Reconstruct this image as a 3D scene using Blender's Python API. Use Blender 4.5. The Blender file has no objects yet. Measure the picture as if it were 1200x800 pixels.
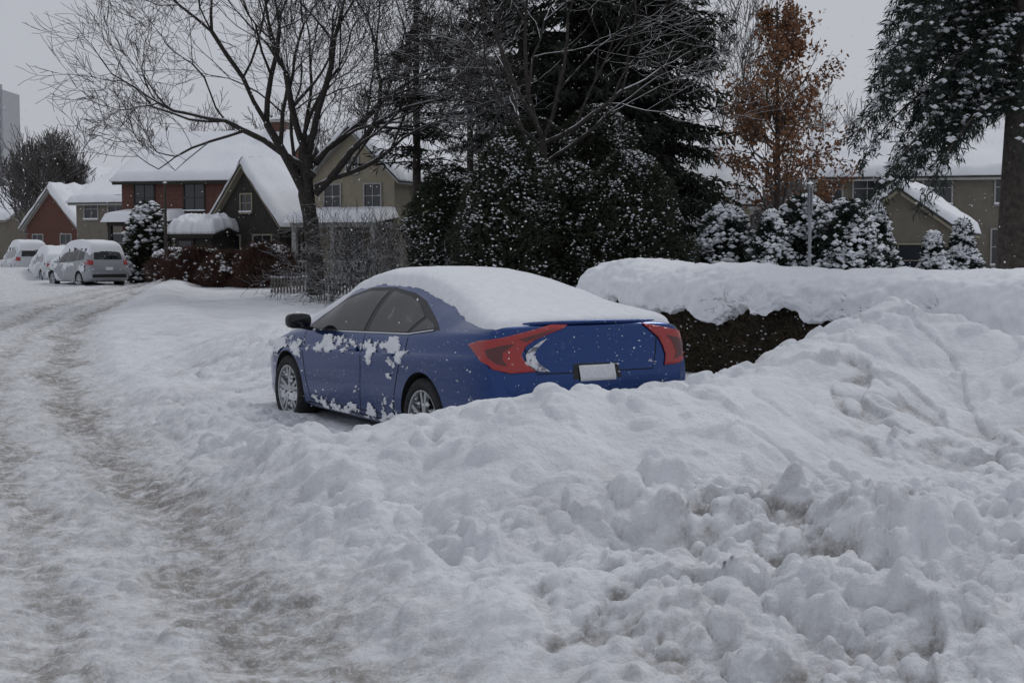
import bpy, bmesh, math, random
import numpy as np
from mathutils import Vector, Matrix
from mathutils.bvhtree import BVHTree
rng=np.random.RandomState(7); random.seed(7)
scene=bpy.context.scene
COL=scene.collection
# ---------------------------------------------------------------- noise
def hash2(ix,iy,s):
    n=(ix.astype(np.int64)*374761393+iy.astype(np.int64)*668265263+s*974634777)&0xffffffff
    n=((n^(n>>13))*1274126177)&0xffffffff
    n=n^(n>>16)
    return (n&0xffffff)/16777216.0
def vnoise(x,y,s=0):
    x=np.asarray(x,float); y=np.asarray(y,float)
    x0=np.floor(x); y0=np.floor(y); fx=x-x0; fy=y-y0
    fx=fx*fx*fx*(fx*(fx*6-15)+10); fy=fy*fy*fy*(fy*(fy*6-15)+10)
    a=hash2(x0,y0,s); b=hash2(x0+1,y0,s); c=hash2(x0,y0+1,s); d=hash2(x0+1,y0+1,s)
    return ((a*(1-fx)+b*fx)*(1-fy)+(c*(1-fx)+d*fx)*fy)*2-1
def fbm(x,y,o=4,s=0,g=.5):
    t=0;a=1;n=0
    for i in range(o):
        t=t+a*vnoise(x*2**i+i*17.3,y*2**i-i*9.1,s+i*13); n+=a; a*=g
    return t/n
def clods(x,y,c,s,dens=.7):
    X=x/c; Y=y/c; x0=np.floor(X); y0=np.floor(Y); best=np.zeros_like(X)
    for i in (-1,0,1):
        for j in (-1,0,1):
            cx=x0+i; cy=y0+j
            px=cx+hash2(cx,cy,s); py=cy+hash2(cx,cy,s+1); r=.25+.65*hash2(cx,cy,s+2)**1.5
            on=hash2(cx,cy,s+3)<dens
            e=1+.7*(hash2(cx,cy,s+4)-.5); 
            dd=((X-px)*e)**2+((Y-py)/e)**2
            h=np.sqrt(np.maximum(0,1-dd/(r*r)))*r*on
            best=np.maximum(best,h)
    return best*c
def sstep(a,b,x):
    t=np.clip((x-a)/(b-a),0,1); return t*t*(3-2*t)
# ---------------------------------------------------------------- materials
def mat(name,color,rough=.6,metal=0,spec=.5,coat=0):
    m=bpy.data.materials.new(name); m.use_nodes=True
    b=m.node_tree.nodes['Principled BSDF']
    b.inputs['Base Color'].default_value=(*color,1); b.inputs['Roughness'].default_value=rough
    b.inputs['Metallic'].default_value=metal; b.inputs['Specular IOR Level'].default_value=spec
    b.inputs['Coat Weight'].default_value=coat
    return m
def N(m,t,**k):
    n=m.node_tree.nodes.new(t)
    for a,v in k.items(): setattr(n,a,v)
    return n
def L(m,a,b): m.node_tree.links.new(a,b)
def coords(m): return N(m,'ShaderNodeTexCoord').outputs['Object']
def noise(m,scale,detail=4,rough=.55,vec=None):
    n=N(m,'ShaderNodeTexNoise'); n.inputs['Scale'].default_value=scale; n.inputs['Detail'].default_value=detail
    n.inputs['Roughness'].default_value=rough
    L(m,vec if vec else coords(m),n.inputs['Vector']); return n.outputs['Fac']
def ramp(m,fac,a,b,ca=(0,0,0),cb=(1,1,1)):
    r=N(m,'ShaderNodeValToRGB'); r.color_ramp.elements[0].position=a; r.color_ramp.elements[1].position=b
    r.color_ramp.elements[0].color=(*ca,1); r.color_ramp.elements[1].color=(*cb,1); L(m,fac,r.inputs[0]); return r.outputs[0]
def mixc(m,f,a,b):
    n=N(m,'ShaderNodeMix',data_type='RGBA')
    for s,v in ((n.inputs[0],f),(n.inputs[6],a),(n.inputs[7],b)):
        if isinstance(v,(tuple,list)): s.default_value=(*v,1)
        elif isinstance(v,(int,float)): s.default_value=v
        else: L(m,v,s)
    return n.outputs[2]
def math_(m,op,a,b=0):
    n=N(m,'ShaderNodeMath',operation=op)
    for s,v in ((n.inputs[0],a),(n.inputs[1],b)):
        if isinstance(v,(int,float)): s.default_value=v
        else: L(m,v,s)
    return n.outputs[0]
def BS(m): return m.node_tree.nodes['Principled BSDF']
def bump(m,h,st,dist=.02):
    b=N(m,'ShaderNodeBump'); b.inputs['Strength'].default_value=st; b.inputs['Distance'].default_value=dist
    L(m,h,b.inputs['Height']); L(m,b.outputs[0],BS(m).inputs['Normal'])
def noisymat(name,c1,c2,scale,rough=.8,bs=.3,bd=.02):
    m=mat(name,c1,rough,spec=.25); n=noise(m,scale,5)
    L(m,mixc(m,ramp(m,n,.35,.65),c1,c2),BS(m).inputs['Base Color']); bump(m,n,bs,bd); return m
def upnormal(m):
    g=N(m,'ShaderNodeNewGeometry'); s=N(m,'ShaderNodeSeparateXYZ'); L(m,g.outputs['Normal'],s.inputs[0]); return s.outputs[2]

SNOWC=(.80,.82,.86)
m_snow=mat('snow',SNOWC,.7,spec=.2)
_n=noise(m_snow,14,6,.6); _n2=noise(m_snow,3,4)
L(m_snow,mixc(m_snow,ramp(m_snow,_n,.3,.7),(.76,.78,.82),(.84,.855,.885)),BS(m_snow).inputs['Base Color'])
bump(m_snow,math_(m_snow,'ADD',_n,math_(m_snow,'MULTIPLY',_n2,1.2)),.5,.018)
m_ground=mat('ploughed_snow',SNOWC,.75,spec=.2)
at=N(m_ground,'ShaderNodeAttribute',attribute_name='dirt_and_shade').outputs['Fac']  # road and bank dirt, plus crevice shade put into the colour
n1=noise(m_ground,9,7,.65); n2=noise(m_ground,55,5,.6); n3=noise(m_ground,2.2,4)
dirt_and_shade_f=math_(m_ground,'MULTIPLY',at,ramp(m_ground,n1,.28,.62))
dirt_and_shade_f=math_(m_ground,'MULTIPLY',dirt_and_shade_f,math_(m_ground,'ADD',ramp(m_ground,n2,.35,.6),.45))
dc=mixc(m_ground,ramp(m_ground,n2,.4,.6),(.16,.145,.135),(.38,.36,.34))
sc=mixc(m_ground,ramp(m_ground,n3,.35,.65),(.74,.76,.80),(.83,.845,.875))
cl=N(m_ground,'ShaderNodeClamp'); L(m_ground,dirt_and_shade_f,cl.inputs[0])
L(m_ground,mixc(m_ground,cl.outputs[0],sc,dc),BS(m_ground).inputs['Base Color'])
bump(m_ground,math_(m_ground,'ADD',noise(m_ground,22,6,.62),math_(m_ground,'MULTIPLY',noise(m_ground,90,2,.5),.12)),.8,.03)
m_asph=mat('wet_asphalt',(.06,.058,.06),.35)
_a=noise(m_asph,60,5); L(m_asph,mixc(m_asph,ramp(m_asph,noise(m_asph,9,8,.7),.40,.60),(.07,.066,.065),(.34,.33,.33)),BS(m_asph).inputs['Base Color']); bump(m_asph,_a,.5,.01)

m_bark=noisymat('bark',(.095,.08,.07),(.045,.038,.034),14,.9,.8,.03)
def snowbark(name,c1,c2,thr=.45,amt=1.0):
    m=mat(name,c1,.9,spec=.2); n=noise(m,10,4)
    base=mixc(m,ramp(m,n,.35,.65),c1,c2)
    f=math_(m,'ADD',upnormal(m),math_(m,'MULTIPLY',math_(m,'SUBTRACT',noise(m,3,4),.5),1.1))
    L(m,mixc(m,math_(m,'MULTIPLY',ramp(m,f,thr,thr+.12),amt),base,(.78,.80,.84)),BS(m).inputs['Base Color']); return m
m_branch=snowbark('snowy_bark',(.06,.052,.047),(.034,.03,.028),.60)
m_far=snowbark('hazed_bark',(.20,.19,.19),(.16,.155,.155),.75,.5)  # bark lightened to grey, aerial haze painted into the base colour
m_farbark=snowbark('hazed_tree_bark',(.12,.11,.105),(.09,.082,.08),.6,.7)  # paler than the near bark, distance haze put into the colour
m_needle=noisymat('evergreen_needles',(.014,.020,.014),(.028,.036,.024),3,.8,0,.01)
m_needle2=noisymat('cedar_foliage',(.022,.030,.02),(.042,.046,.028),4,.8,0,.01)
m_needle3=noisymat('spruce_needles',(.016,.026,.021),(.032,.045,.036),5,.8,0,.01)
m_rust=noisymat('dead_leaves',(.25,.12,.06),(.14,.075,.045),7,.8,0,.01)
m_twig=noisymat('hedge_twigs',(.055,.045,.03),(.10,.078,.052),5,.9,0,.01)
m_hleaf=noisymat('hedge_leaves',(.034,.034,.021),(.08,.058,.038),6,.9,0,.01)
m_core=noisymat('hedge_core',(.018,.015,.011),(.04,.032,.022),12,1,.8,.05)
m_redtwig=noisymat('red_brown_twigs',(.10,.048,.038),(.07,.045,.035),6,.9,0,.01)
# ---------------------------------------------------------------- mesh helpers
def empty(name,loc=(0,0,0),rz=0):
    o=bpy.data.objects.new(name,None); o.location=loc; o.rotation_euler=(0,0,rz); COL.objects.link(o); return o
def mkobj(name,verts,faces,mats,midx=None,smooth=True,parent=None):
    me=bpy.data.meshes.new(name)
    verts=np.asarray(verts,float)
    me.from_pydata(verts,[],faces if isinstance(faces,list) else faces.tolist())
    for m in mats: me.materials.append(m)
    if midx is not None: me.polygons.foreach_set('material_index',np.asarray(midx,np.int32))
    me.polygons.foreach_set('use_smooth',np.full(len(me.polygons),smooth))
    me.update()
    o=bpy.data.objects.new(name,me); COL.objects.link(o)
    if parent: o.parent=parent
    return o
def grid_faces(nx,ny):
    i=np.arange(nx-1)[None,:]+np.arange(ny-1)[:,None]*nx
    return np.stack([i,i+1,i+1+nx,i+nx],-1).reshape(-1,4)
def fastgrid(name,V,nx,ny,m,parent=None,keep=None):
    F=grid_faces(nx,ny)
    if keep is not None: F=F[keep]
    me=bpy.data.meshes.new(name); n=len(V); f=len(F)
    me.vertices.add(n); me.vertices.foreach_set('co',V.astype(np.float32).ravel())
    me.loops.add(f*4); me.loops.foreach_set('vertex_index',F.astype(np.int32).ravel())
    me.polygons.add(f); me.polygons.foreach_set('loop_start',(np.arange(f)*4).astype(np.int32))
    me.polygons.foreach_set('use_smooth',np.ones(f,bool))
    me.materials.append(m); me.update(calc_edges=True); me.validate()
    o=bpy.data.objects.new(name,me); COL.objects.link(o)
    if parent: o.parent=parent
    return o
class MB:
    def __init__(s): s.v=[]; s.f=[]; s.m=[]; s.n=0
    def add(s,V,F,mi=0):
        V=np.asarray(V,float).reshape(-1,3); F=np.asarray(F)+s.n
        s.v.append(V); s.f+=F.tolist(); s.m+=[mi]*len(F); s.n+=len(V)
    def tube(s,P,R,n=5,mi=0):
        P=np.asarray(P,float); R=np.asarray(R,float); k=len(P)
        T=np.gradient(P,axis=0); T/=np.linalg.norm(T,axis=1)[:,None]+1e-9
        ref=np.array([0,0,1.]) if abs(T[0][2])<.9 else np.array([1.,0,0])
        A=np.cross(T,ref); A/=np.linalg.norm(A,axis=1)[:,None]+1e-9; B=np.cross(T,A)
        a=np.arange(n)/n*2*math.pi
        V=P[:,None,:]+R[:,None,None]*(np.cos(a)[None,:,None]*A[:,None,:]+np.sin(a)[None,:,None]*B[:,None,:])
        i=np.arange(k-1)[:,None]*n; j=np.arange(n)[None,:]; j2=(j+1)%n
        F=np.stack([i+j,i+j2,i+n+j2,i+n+j],-1).reshape(-1,4)
        s.add(V,F,mi)
    def kites(s,P,A,B,Ln,W,mi=0):
        P=np.asarray(P); Ln=np.asarray(Ln)[:,None]; W=np.asarray(W)[:,None]
        V=np.stack([P,P+A*Ln*.45+B*W,P+A*Ln,P+A*Ln*.45-B*W],1)
        F=np.arange(len(P)*4).reshape(-1,4); s.add(V,F,mi)
    def blobs(s,P,R,flat=.5,mi=0):
        P=np.asarray(P); n=len(P)
        D=np.array([[1,0,0],[0,1,0],[-1,0,0],[0,-1,0],[0,0,1],[0,0,-1.]])
        ang=rng.rand(n)*6.28; c=np.cos(ang);sn=np.sin(ang)
        V=np.repeat(D[None],n,0)*(.7+.6*rng.rand(n,6,1))
        x=V[...,0]*c[:,None]-V[...,1]*sn[:,None]; y=V[...,0]*sn[:,None]+V[...,1]*c[:,None]
        V=np.stack([x,y,V[...,2]*flat],-1)*np.asarray(R)[:,None,None]+P[:,None]
        T=np.array([[0,1,4],[1,2,4],[2,3,4],[3,0,4],[1,0,5],[2,1,5],[3,2,5],[0,3,5]])
        F=(T[None]+np.arange(n)[:,None,None]*6).reshape(-1,3); s.add(V,F,mi)
    def box(s,x0,x1,y0,y1,z0,z1,mi=0):
        V=[(x0,y0,z0),(x1,y0,z0),(x1,y1,z0),(x0,y1,z0),(x0,y0,z1),(x1,y0,z1),(x1,y1,z1),(x0,y1,z1)]
        s.add(V,[[0,3,2,1],[4,5,6,7],[0,1,5,4],[1,2,6,5],[2,3,7,6],[3,0,4,7]],mi)
    def obj(s,name,mats,smooth=True,parent=None):
        return mkobj(name,np.concatenate(s.v),s.f,mats,s.m,smooth,parent)
def norm(v): return v/(np.linalg.norm(v,axis=-1,keepdims=True)+1e-9)
# ---------------------------------------------------------------- terrain
DX,DY=-.530,.848; NX,NY=.848,.530
def uv(x,y): return DX*x+DY*y, NX*x+NY*y
def W(u,v): return (u*DX+v*NX, u*DY+v*NY)
def edge(u):
    q=np.clip(u-12,0,48); return 1.5+.17*np.clip(u,-30,300)+.0045*q*q+np.maximum(u-60,0)*.43
def rise(x,y): return .5*sstep(20,82,y)
HK=1.371
RIDGES=[
 ([(-2.2,9.8,.12),(-1.75,9.4,.26),(-1.1,8.95,.48),(-.5,8.6,.66),(.26,8.3,.82),(.9,8.4,.84),(1.5,8.9,.80),(2.1,9.8,.86),(3.05,10.7,1.22),(3.9,10.0,1.0),(4.9,9.0,.78),(8,7.4,.7)],1.25),
 ([(-1.3,8.0,.14),(-.5,7.3,.22),(.4,6.9,.30),(1.6,6.6,.36),(3.2,6.3,.40),(6,5.8,.4)],.5),
 ([(-1.0,6.3,.14),(0,5.6,.20),(1.2,5.1,.24),(2.6,4.7,.28),(5,3.8,.3)],.5),
 ([(-2.3,15.0,.25),(-3.1,17.6,.66),(-4.2,20.5,.30),(-6.3,27,.28),(-8.9,34,.30),(-11.6,46,.40),(-15,62,.45)],.95),
 ([(-5.4,20,.10),(-7.2,26,.14),(-9.8,33,.14)],.6),
]
def ridge(x,y,pts,w):
    best=np.full(x.shape,1e9); hh=np.zeros(x.shape)
    for (ax,ay,ah),(bx,by,bh) in zip(pts[:-1],pts[1:]):
        dx,dy=bx-ax,by-ay; t=np.clip(((x-ax)*dx+(y-ay)*dy)/(dx*dx+dy*dy),0,1)
        d=np.hypot(x-ax-t*dx,y-ay-t*dy); h=ah+t*(bh-ah)
        c=d<best; best=np.where(c,d,best); hh=np.where(c,h,hh)
    return hh*np.exp(-(best/w)**2), np.exp(-(best/w)**2)
def terrain(x,y,full=True):
    u,v=uv(x,y)
    wx=x+.3*fbm(x*.9,y*.9,3,5); wy=y+.3*fbm(x*.9+7,y*.9,3,9)
    e=edge(u)+.22*fbm(u*.8,v*.8,3,21)
    s=v-e
    inb=sstep(-.05,.5,s)
    base=.05+inb*.11+.08*sstep(1.2,5,s)*inb
    acc=base; main=0
    for i,(p,w) in enumerate(RIDGES):
        r,k=ridge(wx,wy,p,w)
        if i==0: main=k*sstep(-2.2,0,x)
        acc=np.sqrt(acc**2+r**2)
    h=acc+sstep(-9.6,-11.5,s)*.45
    cu=np.maximum(np.abs(u-10.7)-2.35,0); cv=np.maximum(np.abs(v-5.94)-.98,0)
    pk=np.exp(-(np.hypot(cu,cv)/.3)**2)
    h=h*(1-pk)+pk*np.minimum(h,.15)
    tall=sstep(.12,.50,main)
    side=sstep(.0,1.2,s)*sstep(5.8,4.6,v)*sstep(6.5,8.5,u)*sstep(18,14,u)
    lump=inb*(1-.88*tall)*(1-.8*pk)*(1-.4*side)*(1-.85*sstep(7.2,8.5,v)*sstep(5,8,u))*(1-.55*sstep(12,17,y))
    clump=sstep(-.4,.35,fbm(x*.8,y*.8,2,71))
    lump=lump*(.60+.60*clump)
    kx=x+.02*fbm(x*7,y*7,2,3); ky=y+.02*fbm(x*7+3,y*7,2,4)
    c=np.maximum(clods(wx,wy,.46,31,.45)*.24,clods(kx,ky,.23,41,.5)*.52)+clods(kx,ky,.115,51,.55)*.62+clods(x,y,.058,55,.55)*.6
    h=h+lump*(c-.03)
    h=h+lump*.06*sstep(-.04,.04,fbm(wx*1.6,wy*1.6,4,61))
    h=h+inb*.06*fbm(x*1.3,y*1.3,4,81)*(1-pk)+(.25+.75*inb)*.013*fbm(x*9,y*9,4,91)
    h=h+main*(.07*fbm(x*1.5,y*1.5,3,15)+.025*fbm(x*4.5,y*4.5,4,16))*(1-pk)
    h=h+tall*.05*(sstep(-.04,.04,fbm(wx*1.0+4,wy*1.4,5,62)-.05)-.5)*(1-pk)
    h=h-tall*.035*sstep(.08,.17,clods(x,y,.5,77,.35))
    h=h+tall*(.55*clods(kx,ky,.12,78,.12)+.25*clods(kx,ky,.30,79,.12))*(1-pk)
    rd=1-inb
    tr=np.exp(-((s+.40+.12*fbm(u*.5,u*0,2,2))/.24)**2)+.8*np.exp(-((s+2.0+.15*fbm(u*.4,u*0+4,2,2))/.28)**2)+.6*np.exp(-((s+1.15)/.16)**2)+.5*np.exp(-((s+3.1)/.3)**2)
    trc=np.clip(tr,0,1)
    h=h+rd*(.026*fbm(x*3,y*3,4,33)+clods(kx,ky,.15,19,.35)*.35*(1-trc)+clods(x,y,.07,29,.4)*.45)
    h=h-rd*tr*(.038+.030*fbm(u*1.1,v*5,4,44))
    dirt_and_shade=rd*(.42+1.25*trc*(.65+.6*fbm(u*.9,v*3,3,45)))
    dirt_and_shade=dirt_and_shade+inb*(.07+.20*sstep(-.2,.4,fbm(x*.9,y*.9,3,46)))*sstep(6,0,s)*(1-.7*sstep(.4,.9,main))
    return h+rise(x,y),dirt_and_shade,inb,main
def ground(x,y): return float(terrain(np.array([float(x)]),np.array([float(y)]))[0][0])
def spacing(lo,hi,step,g):
    a=list(np.arange(lo,hi,step)); r=[];s=step;p=a[-1]
    while p<900: s*=g; p+=s; r.append(p)
    l=[];s=step;p=a[0]
    while p>-900: s*=g; p-=s; l.append(p)
    return np.array(l[::-1]+a+r)
xs=spacing(-3.4,3.7,.0135,1.022)
ya=[4.4];
while ya[-1]<55: ya.append(ya[-1]+max(.0135,.0021*ya[-1]))
s_=ya[-1]-ya[-2]
while ya[-1]<1400: s_*=1.05; ya.append(ya[-1]+s_)
yb=[];s_=.0155;p=4.4
while p>-300: s_*=1.10; p-=s_; yb.append(p)
ys=np.array(yb[::-1]+ya)
X,Y=np.meshgrid(xs,ys)
H,DI,INB,MAIN=terrain(X.ravel(),Y.ravel())
H=H.reshape(X.shape)
gy,gx=np.gradient(H); gx=gx/np.gradient(X,axis=1); gy=gy/np.gradient(Y,axis=0)
slope=np.hypot(gx,gy)
def blur(a,k=7):
    for _ in range(3):
        c=np.cumsum(np.pad(a,((k+1,k),(0,0)),'edge'),0); a=(c[2*k+1:]-c[:-2*k-1])/(2*k+1)
        c=np.cumsum(np.pad(a,((0,0),(k+1,k)),'edge'),1); a=(c[:,2*k+1:]-c[:,:-2*k-1])/(2*k+1)
    return a
cav=np.clip((blur(H)-H)/.03,0,1)  # hollows between clods, darkened below as painted crevice shade
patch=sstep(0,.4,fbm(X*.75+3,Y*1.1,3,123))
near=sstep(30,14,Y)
dirt_and_shade=DI.reshape(X.shape)+INB.reshape(X.shape)*near*(np.clip(slope-.8,0,1.0)*.40*patch+cav*(.14+.38*patch))*sstep(9.5,7.5,uv(X,Y)[1])
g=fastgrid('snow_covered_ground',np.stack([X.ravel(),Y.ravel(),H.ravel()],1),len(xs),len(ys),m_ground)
a_=g.data.attributes.new('dirt_and_shade','FLOAT','POINT'); a_.data.foreach_set('value',np.clip(dirt_and_shade,0,1.3).astype(np.float32).ravel())
us=np.arange(-40,220,.5); vs=np.linspace(-9.6,.1,18)
U,V_=np.meshgrid(us,vs); VV=edge(U)+V_
rx,ry=W(U,VV)
fastgrid('road',np.stack([rx.ravel(),ry.ravel(),(rise(rx,ry)+.0).ravel()],1),len(us),len(vs),m_asph)
# ---------------------------------------------------------------- cars
def pchip(xk,yk,x):
    xk=np.asarray(xk,float);yk=np.asarray(yk,float);h=np.diff(xk);d=np.diff(yk)/h
    m=np.zeros(len(xk)); m[0]=d[0];m[-1]=d[-1]
    for i in range(1,len(xk)-1):
        if d[i-1]*d[i]>0:
            w1=2*h[i]+h[i-1];w2=h[i]+2*h[i-1]; m[i]=(w1+w2)/(w1/d[i-1]+w2/d[i])
    i=np.clip(np.searchsorted(xk,x)-1,0,len(h)-1); t=(x-xk[i])/h[i]
    return (2*t**3-3*t**2+1)*yk[i]+(t**3-2*t**2+t)*h[i]*m[i]+(-2*t**3+3*t**2)*yk[i+1]+(t**3-t**2)*h[i]*m[i+1]
def T(tab,x): a=np.array(tab); return pchip(a[:,0],a[:,1],x)
SEDAN=dict(L=4.63,
 zb=[(0,.36),(.1,.28),(.3,.24),(.8,.2),(4,.2),(4.45,.24),(4.63,.36)],
 zt=[(0,.70),(.03,.80),(.07,.92),(.10,1.02),(.125,1.075),(.16,1.095),(.3,1.11),(.5,1.145),(1.0,1.27),(1.5,1.365),(2.0,1.41),(2.35,1.41),(2.8,1.355),(3.15,1.2),(3.6,1.0),(4.1,.88),(4.4,.76),(4.56,.66),(4.63,.56)],
 be=[(0,.63),(.03,.72),(.07,.83),(.10,.93),(.14,1.0),(.3,1.015),(1.0,.985),(2,.935),(3,.90),(3.6,.87),(4.1,.78),(4.45,.66),(4.63,.5)],
 wt=[(0,.58),(.05,.68),(.13,.78),(.3,.76),(.55,.70),(.9,.625),(1.3,.565),(1.8,.545),(2.4,.555),(2.9,.60),(3.3,.68),(3.6,.72),(4.2,.66),(4.63,.42)],
 w=[(0,.735),(.02,.79),(.06,.835),(.14,.868),(.3,.888),(.6,.90),(1.1,.905),(2,.893),(3,.893),(3.7,.9),(4.1,.87),(4.4,.79),(4.56,.68),(4.63,.55)])
SUV=dict(L=4.5,
 zb=[(0,.42),(.15,.32),(.8,.26),(4,.26),(4.4,.3),(4.5,.42)],
 zt=[(0,.78),(.04,.95),(.10,1.15),(.2,1.40),(.34,1.58),(.5,1.64),(1.2,1.69),(2.1,1.68),(2.7,1.58),(3.3,1.15),(3.6,1.06),(4.2,.96),(4.45,.84),(4.5,.7)],
 be=[(0,.70),(.04,.82),(.10,.95),(.3,1.08),(1,1.06),(2,1.02),(3.3,.98),(4.2,.86),(4.5,.62)],
 wt=[(0,.55),(.1,.66),(.3,.64),(1,.62),(2,.62),(2.7,.64),(3.4,.74),(4.2,.68),(4.5,.5)],
 w=[(0,.74),(.04,.80),(.15,.86),(.5,.9),(2,.92),(3.6,.92),(4.1,.88),(4.4,.78),(4.5,.6)])
BLU=(.010,.043,.175)
m_blue=mat('blue_car_paint',BLU,.3,metal=.7,coat=.45)
BS(m_blue).inputs['Coat Roughness'].default_value=.05
fl=math_(m_blue,'MAXIMUM',ramp(m_blue,noise(m_blue,48,2,.5),.71,.73),math_(m_blue,'MULTIPLY',ramp(m_blue,noise(m_blue,5,8,.75),.60,.85),.28))
L(m_blue,mixc(m_blue,fl,BLU,(.6,.64,.70)),BS(m_blue).inputs['Base Color'])
L(m_blue,math_(m_blue,'SUBTRACT',.7,math_(m_blue,'MULTIPLY',fl,.7)),BS(m_blue).inputs['Metallic'])
L(m_blue,math_(m_blue,'ADD',.24,math_(m_blue,'MULTIPLY',fl,.5)),BS(m_blue).inputs['Roughness'])
L(m_blue,math_(m_blue,'SUBTRACT',.45,math_(m_blue,'MULTIPLY',fl,.45)),BS(m_blue).inputs['Coat Weight'])
m_silver=mat('silver_car_paint',(.30,.31,.33),.4,metal=.3,coat=.4)
m_dark=mat('black_plastic',(.012,.012,.013),.5)
m_under=mat('wheel_well',(.01,.01,.01),.9)
m_rub=noisymat('tyre_rubber',(.014,.014,.015),(.04,.04,.042),30,.85,.3,.01)
m_rim=mat('alloy_rim',(.42,.43,.45),.3,metal=.8)
m_glass=mat('car_glass',(.012,.014,.017),.06,spec=.45)
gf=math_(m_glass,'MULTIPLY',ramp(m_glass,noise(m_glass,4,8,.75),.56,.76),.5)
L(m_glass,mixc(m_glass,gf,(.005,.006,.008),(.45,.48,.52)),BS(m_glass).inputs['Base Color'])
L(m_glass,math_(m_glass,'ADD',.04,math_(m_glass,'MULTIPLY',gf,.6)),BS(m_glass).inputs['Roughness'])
m_red=mat('red_lens',(.42,.012,.01),.12,coat=.6)
L(m_red,mixc(m_red,ramp(m_red,noise(m_red,25,5),.66,.74),(.34,.009,.009),(.75,.6,.62)),BS(m_red).inputs['Base Color'])
m_redd=mat('dark_red_lens',(.08,.004,.004),.15,coat=.6)
m_clear=mat('clear_lens',(.22,.22,.25),.25,coat=.4)
L(m_clear,mixc(m_clear,ramp(m_clear,noise(m_clear,18,5,.6),.42,.52),(.12,.12,.15),(.66,.68,.72)),BS(m_clear).inputs['Base Color'])
m_plate=noisymat('number_plate',(.75,.76,.78),(.62,.64,.68),30,.5,.1,.005)
m_chrome=mat('chrome_trim',(.55,.56,.58),.15,metal=1)

def build_body(S,m_paint,par,wheels,arch):
    Lc=S['L']; xsn=np.concatenate([np.linspace(0,.2,34)[:-1],np.linspace(.2,Lc-.3,95)[:-1],np.linspace(Lc-.3,Lc,26)])
    w=T(S['w'],xsn);zb=T(S['zb'],xsn);zt=T(S['zt'],xsn);be=T(S['be'],xsn);wt=np.minimum(T(S['wt'],xsn),w*.94)
    hb=be-zb; dz=np.minimum(.075,.4*(zt-be)); g=zt-dz-be; y7=.95*w
    P=[(0*w,zb),(.6*w,zb),(.92*w,zb+.01),(.975*w,zb+.16*hb),(.995*w,zb+.42*hb),(1.0*w,zb+.66*hb),(1.0*w,zb+.79*hb),(.975*w,zb+.82*hb),(.965*w,zb+.93*hb),(y7,be),
       (y7+(wt-y7)*.30+.018*np.clip(g*5,0,1),be+.36*g),(y7+(wt-y7)*.66+.02*np.clip(g*5,0,1),be+.73*g),(wt,be+g),(wt*.88,zt-dz*.35),(wt*.5,zt-dz*.06),(0*w,zt)]
    P=np.array([[a,b] for a,b in P])
    K=len(P); out=[]
    E=np.concatenate([[2*P[0]-P[1]],P,[np.array([-P[-2][0],P[-2][1]])]])
    for k in range(K-1):
        p0,p1,p2,p3=E[k],E[k+1],E[k+2],E[k+3]
        for t in np.linspace(0,1,5)[:-1]:
            tn=.45
            m1=tn*(p2-p0);m2=tn*(p3-p1)
            out.append((2*t**3-3*t**2+1)*p1+(t**3-2*t**2+t)*m1+(-2*t**3+3*t**2)*p2+(t**3-t**2)*m2)
    out.append(P[-1]); out=np.array(out)
    M=len(out); ring=[]
    for i in range(M): ring.append((out[i,0],out[i,1]))
    for i in range(M-2,0,-1): ring.append((-out[i,0],out[i,1]))
    R=len(ring); Sn=len(xsn); V=np.zeros((Sn,R,3))
    for j,(yy,zz) in enumerate(ring): V[:,j,0]=xsn; V[:,j,1]=yy; V[:,j,2]=zz
    F=[]
    for i in range(Sn-1):
        for j in range(R): F.append([i*R+j,(i+1)*R+j,(i+1)*R+(j+1)%R,i*R+(j+1)%R])
    V=V.reshape(-1,3); V=np.concatenate([V,[[0-.004,0,(zb[0]+zt[0])/2]],[[Lc+.004,0,(zb[-1]+zt[-1])/2]]])
    c0=len(V)-2;c1=len(V)-1
    for j in range(R):
        F.append([c0,j,(j+1)%R]); F.append([c1,(Sn-1)*R+(j+1)%R,(Sn-1)*R+j])
    bvh=BVHTree.FromPolygons([Vector(v) for v in V],F)
    o=mkobj('body',V,F,[m_paint,m_under],None,True,None)
    bm=bmesh.new(); bm.from_mesh(o.data); bmesh.ops.recalc_face_normals(bm,faces=bm.faces); bm.to_mesh(o.data); bm.free()
    cb=bmesh.new()
    for x in wheels:
        for sgn in (1,-1):
            M4=Matrix.Translation((x,sgn*.83,.335))@Matrix.Rotation(math.pi/2,4,'X')
            bmesh.ops.create_cone(cb,cap_ends=True,segments=56,radius1=arch,radius2=arch,depth=.56,matrix=M4)
    cm=bpy.data.meshes.new('cut'); 
    for f in cb.faces: f.material_index=1
    cb.to_mesh(cm); cb.free(); cm.materials.append(m_paint); cm.materials.append(m_under)
    co=bpy.data.objects.new('cut',cm); COL.objects.link(co)
    md=o.modifiers.new('b','BOOLEAN'); md.object=co; md.operation='DIFFERENCE'; md.solver='EXACT'
    dg=bpy.context.evaluated_depsgraph_get(); dg.update()
    me=bpy.data.meshes.new_from_object(o.evaluated_get(dg)); o.modifiers.clear(); o.data=me; o.parent=par
    bpy.data.objects.remove(co)
    bm=bmesh.new(); bm.from_mesh(me)
    for e in bm.edges:
        if len(e.link_faces)==2 and e.calc_face_angle(0)>.6: e.smooth=False
    for f in bm.faces: f.smooth=True
    bm.to_mesh(me); bm.free()
    return o,bvh
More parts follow.
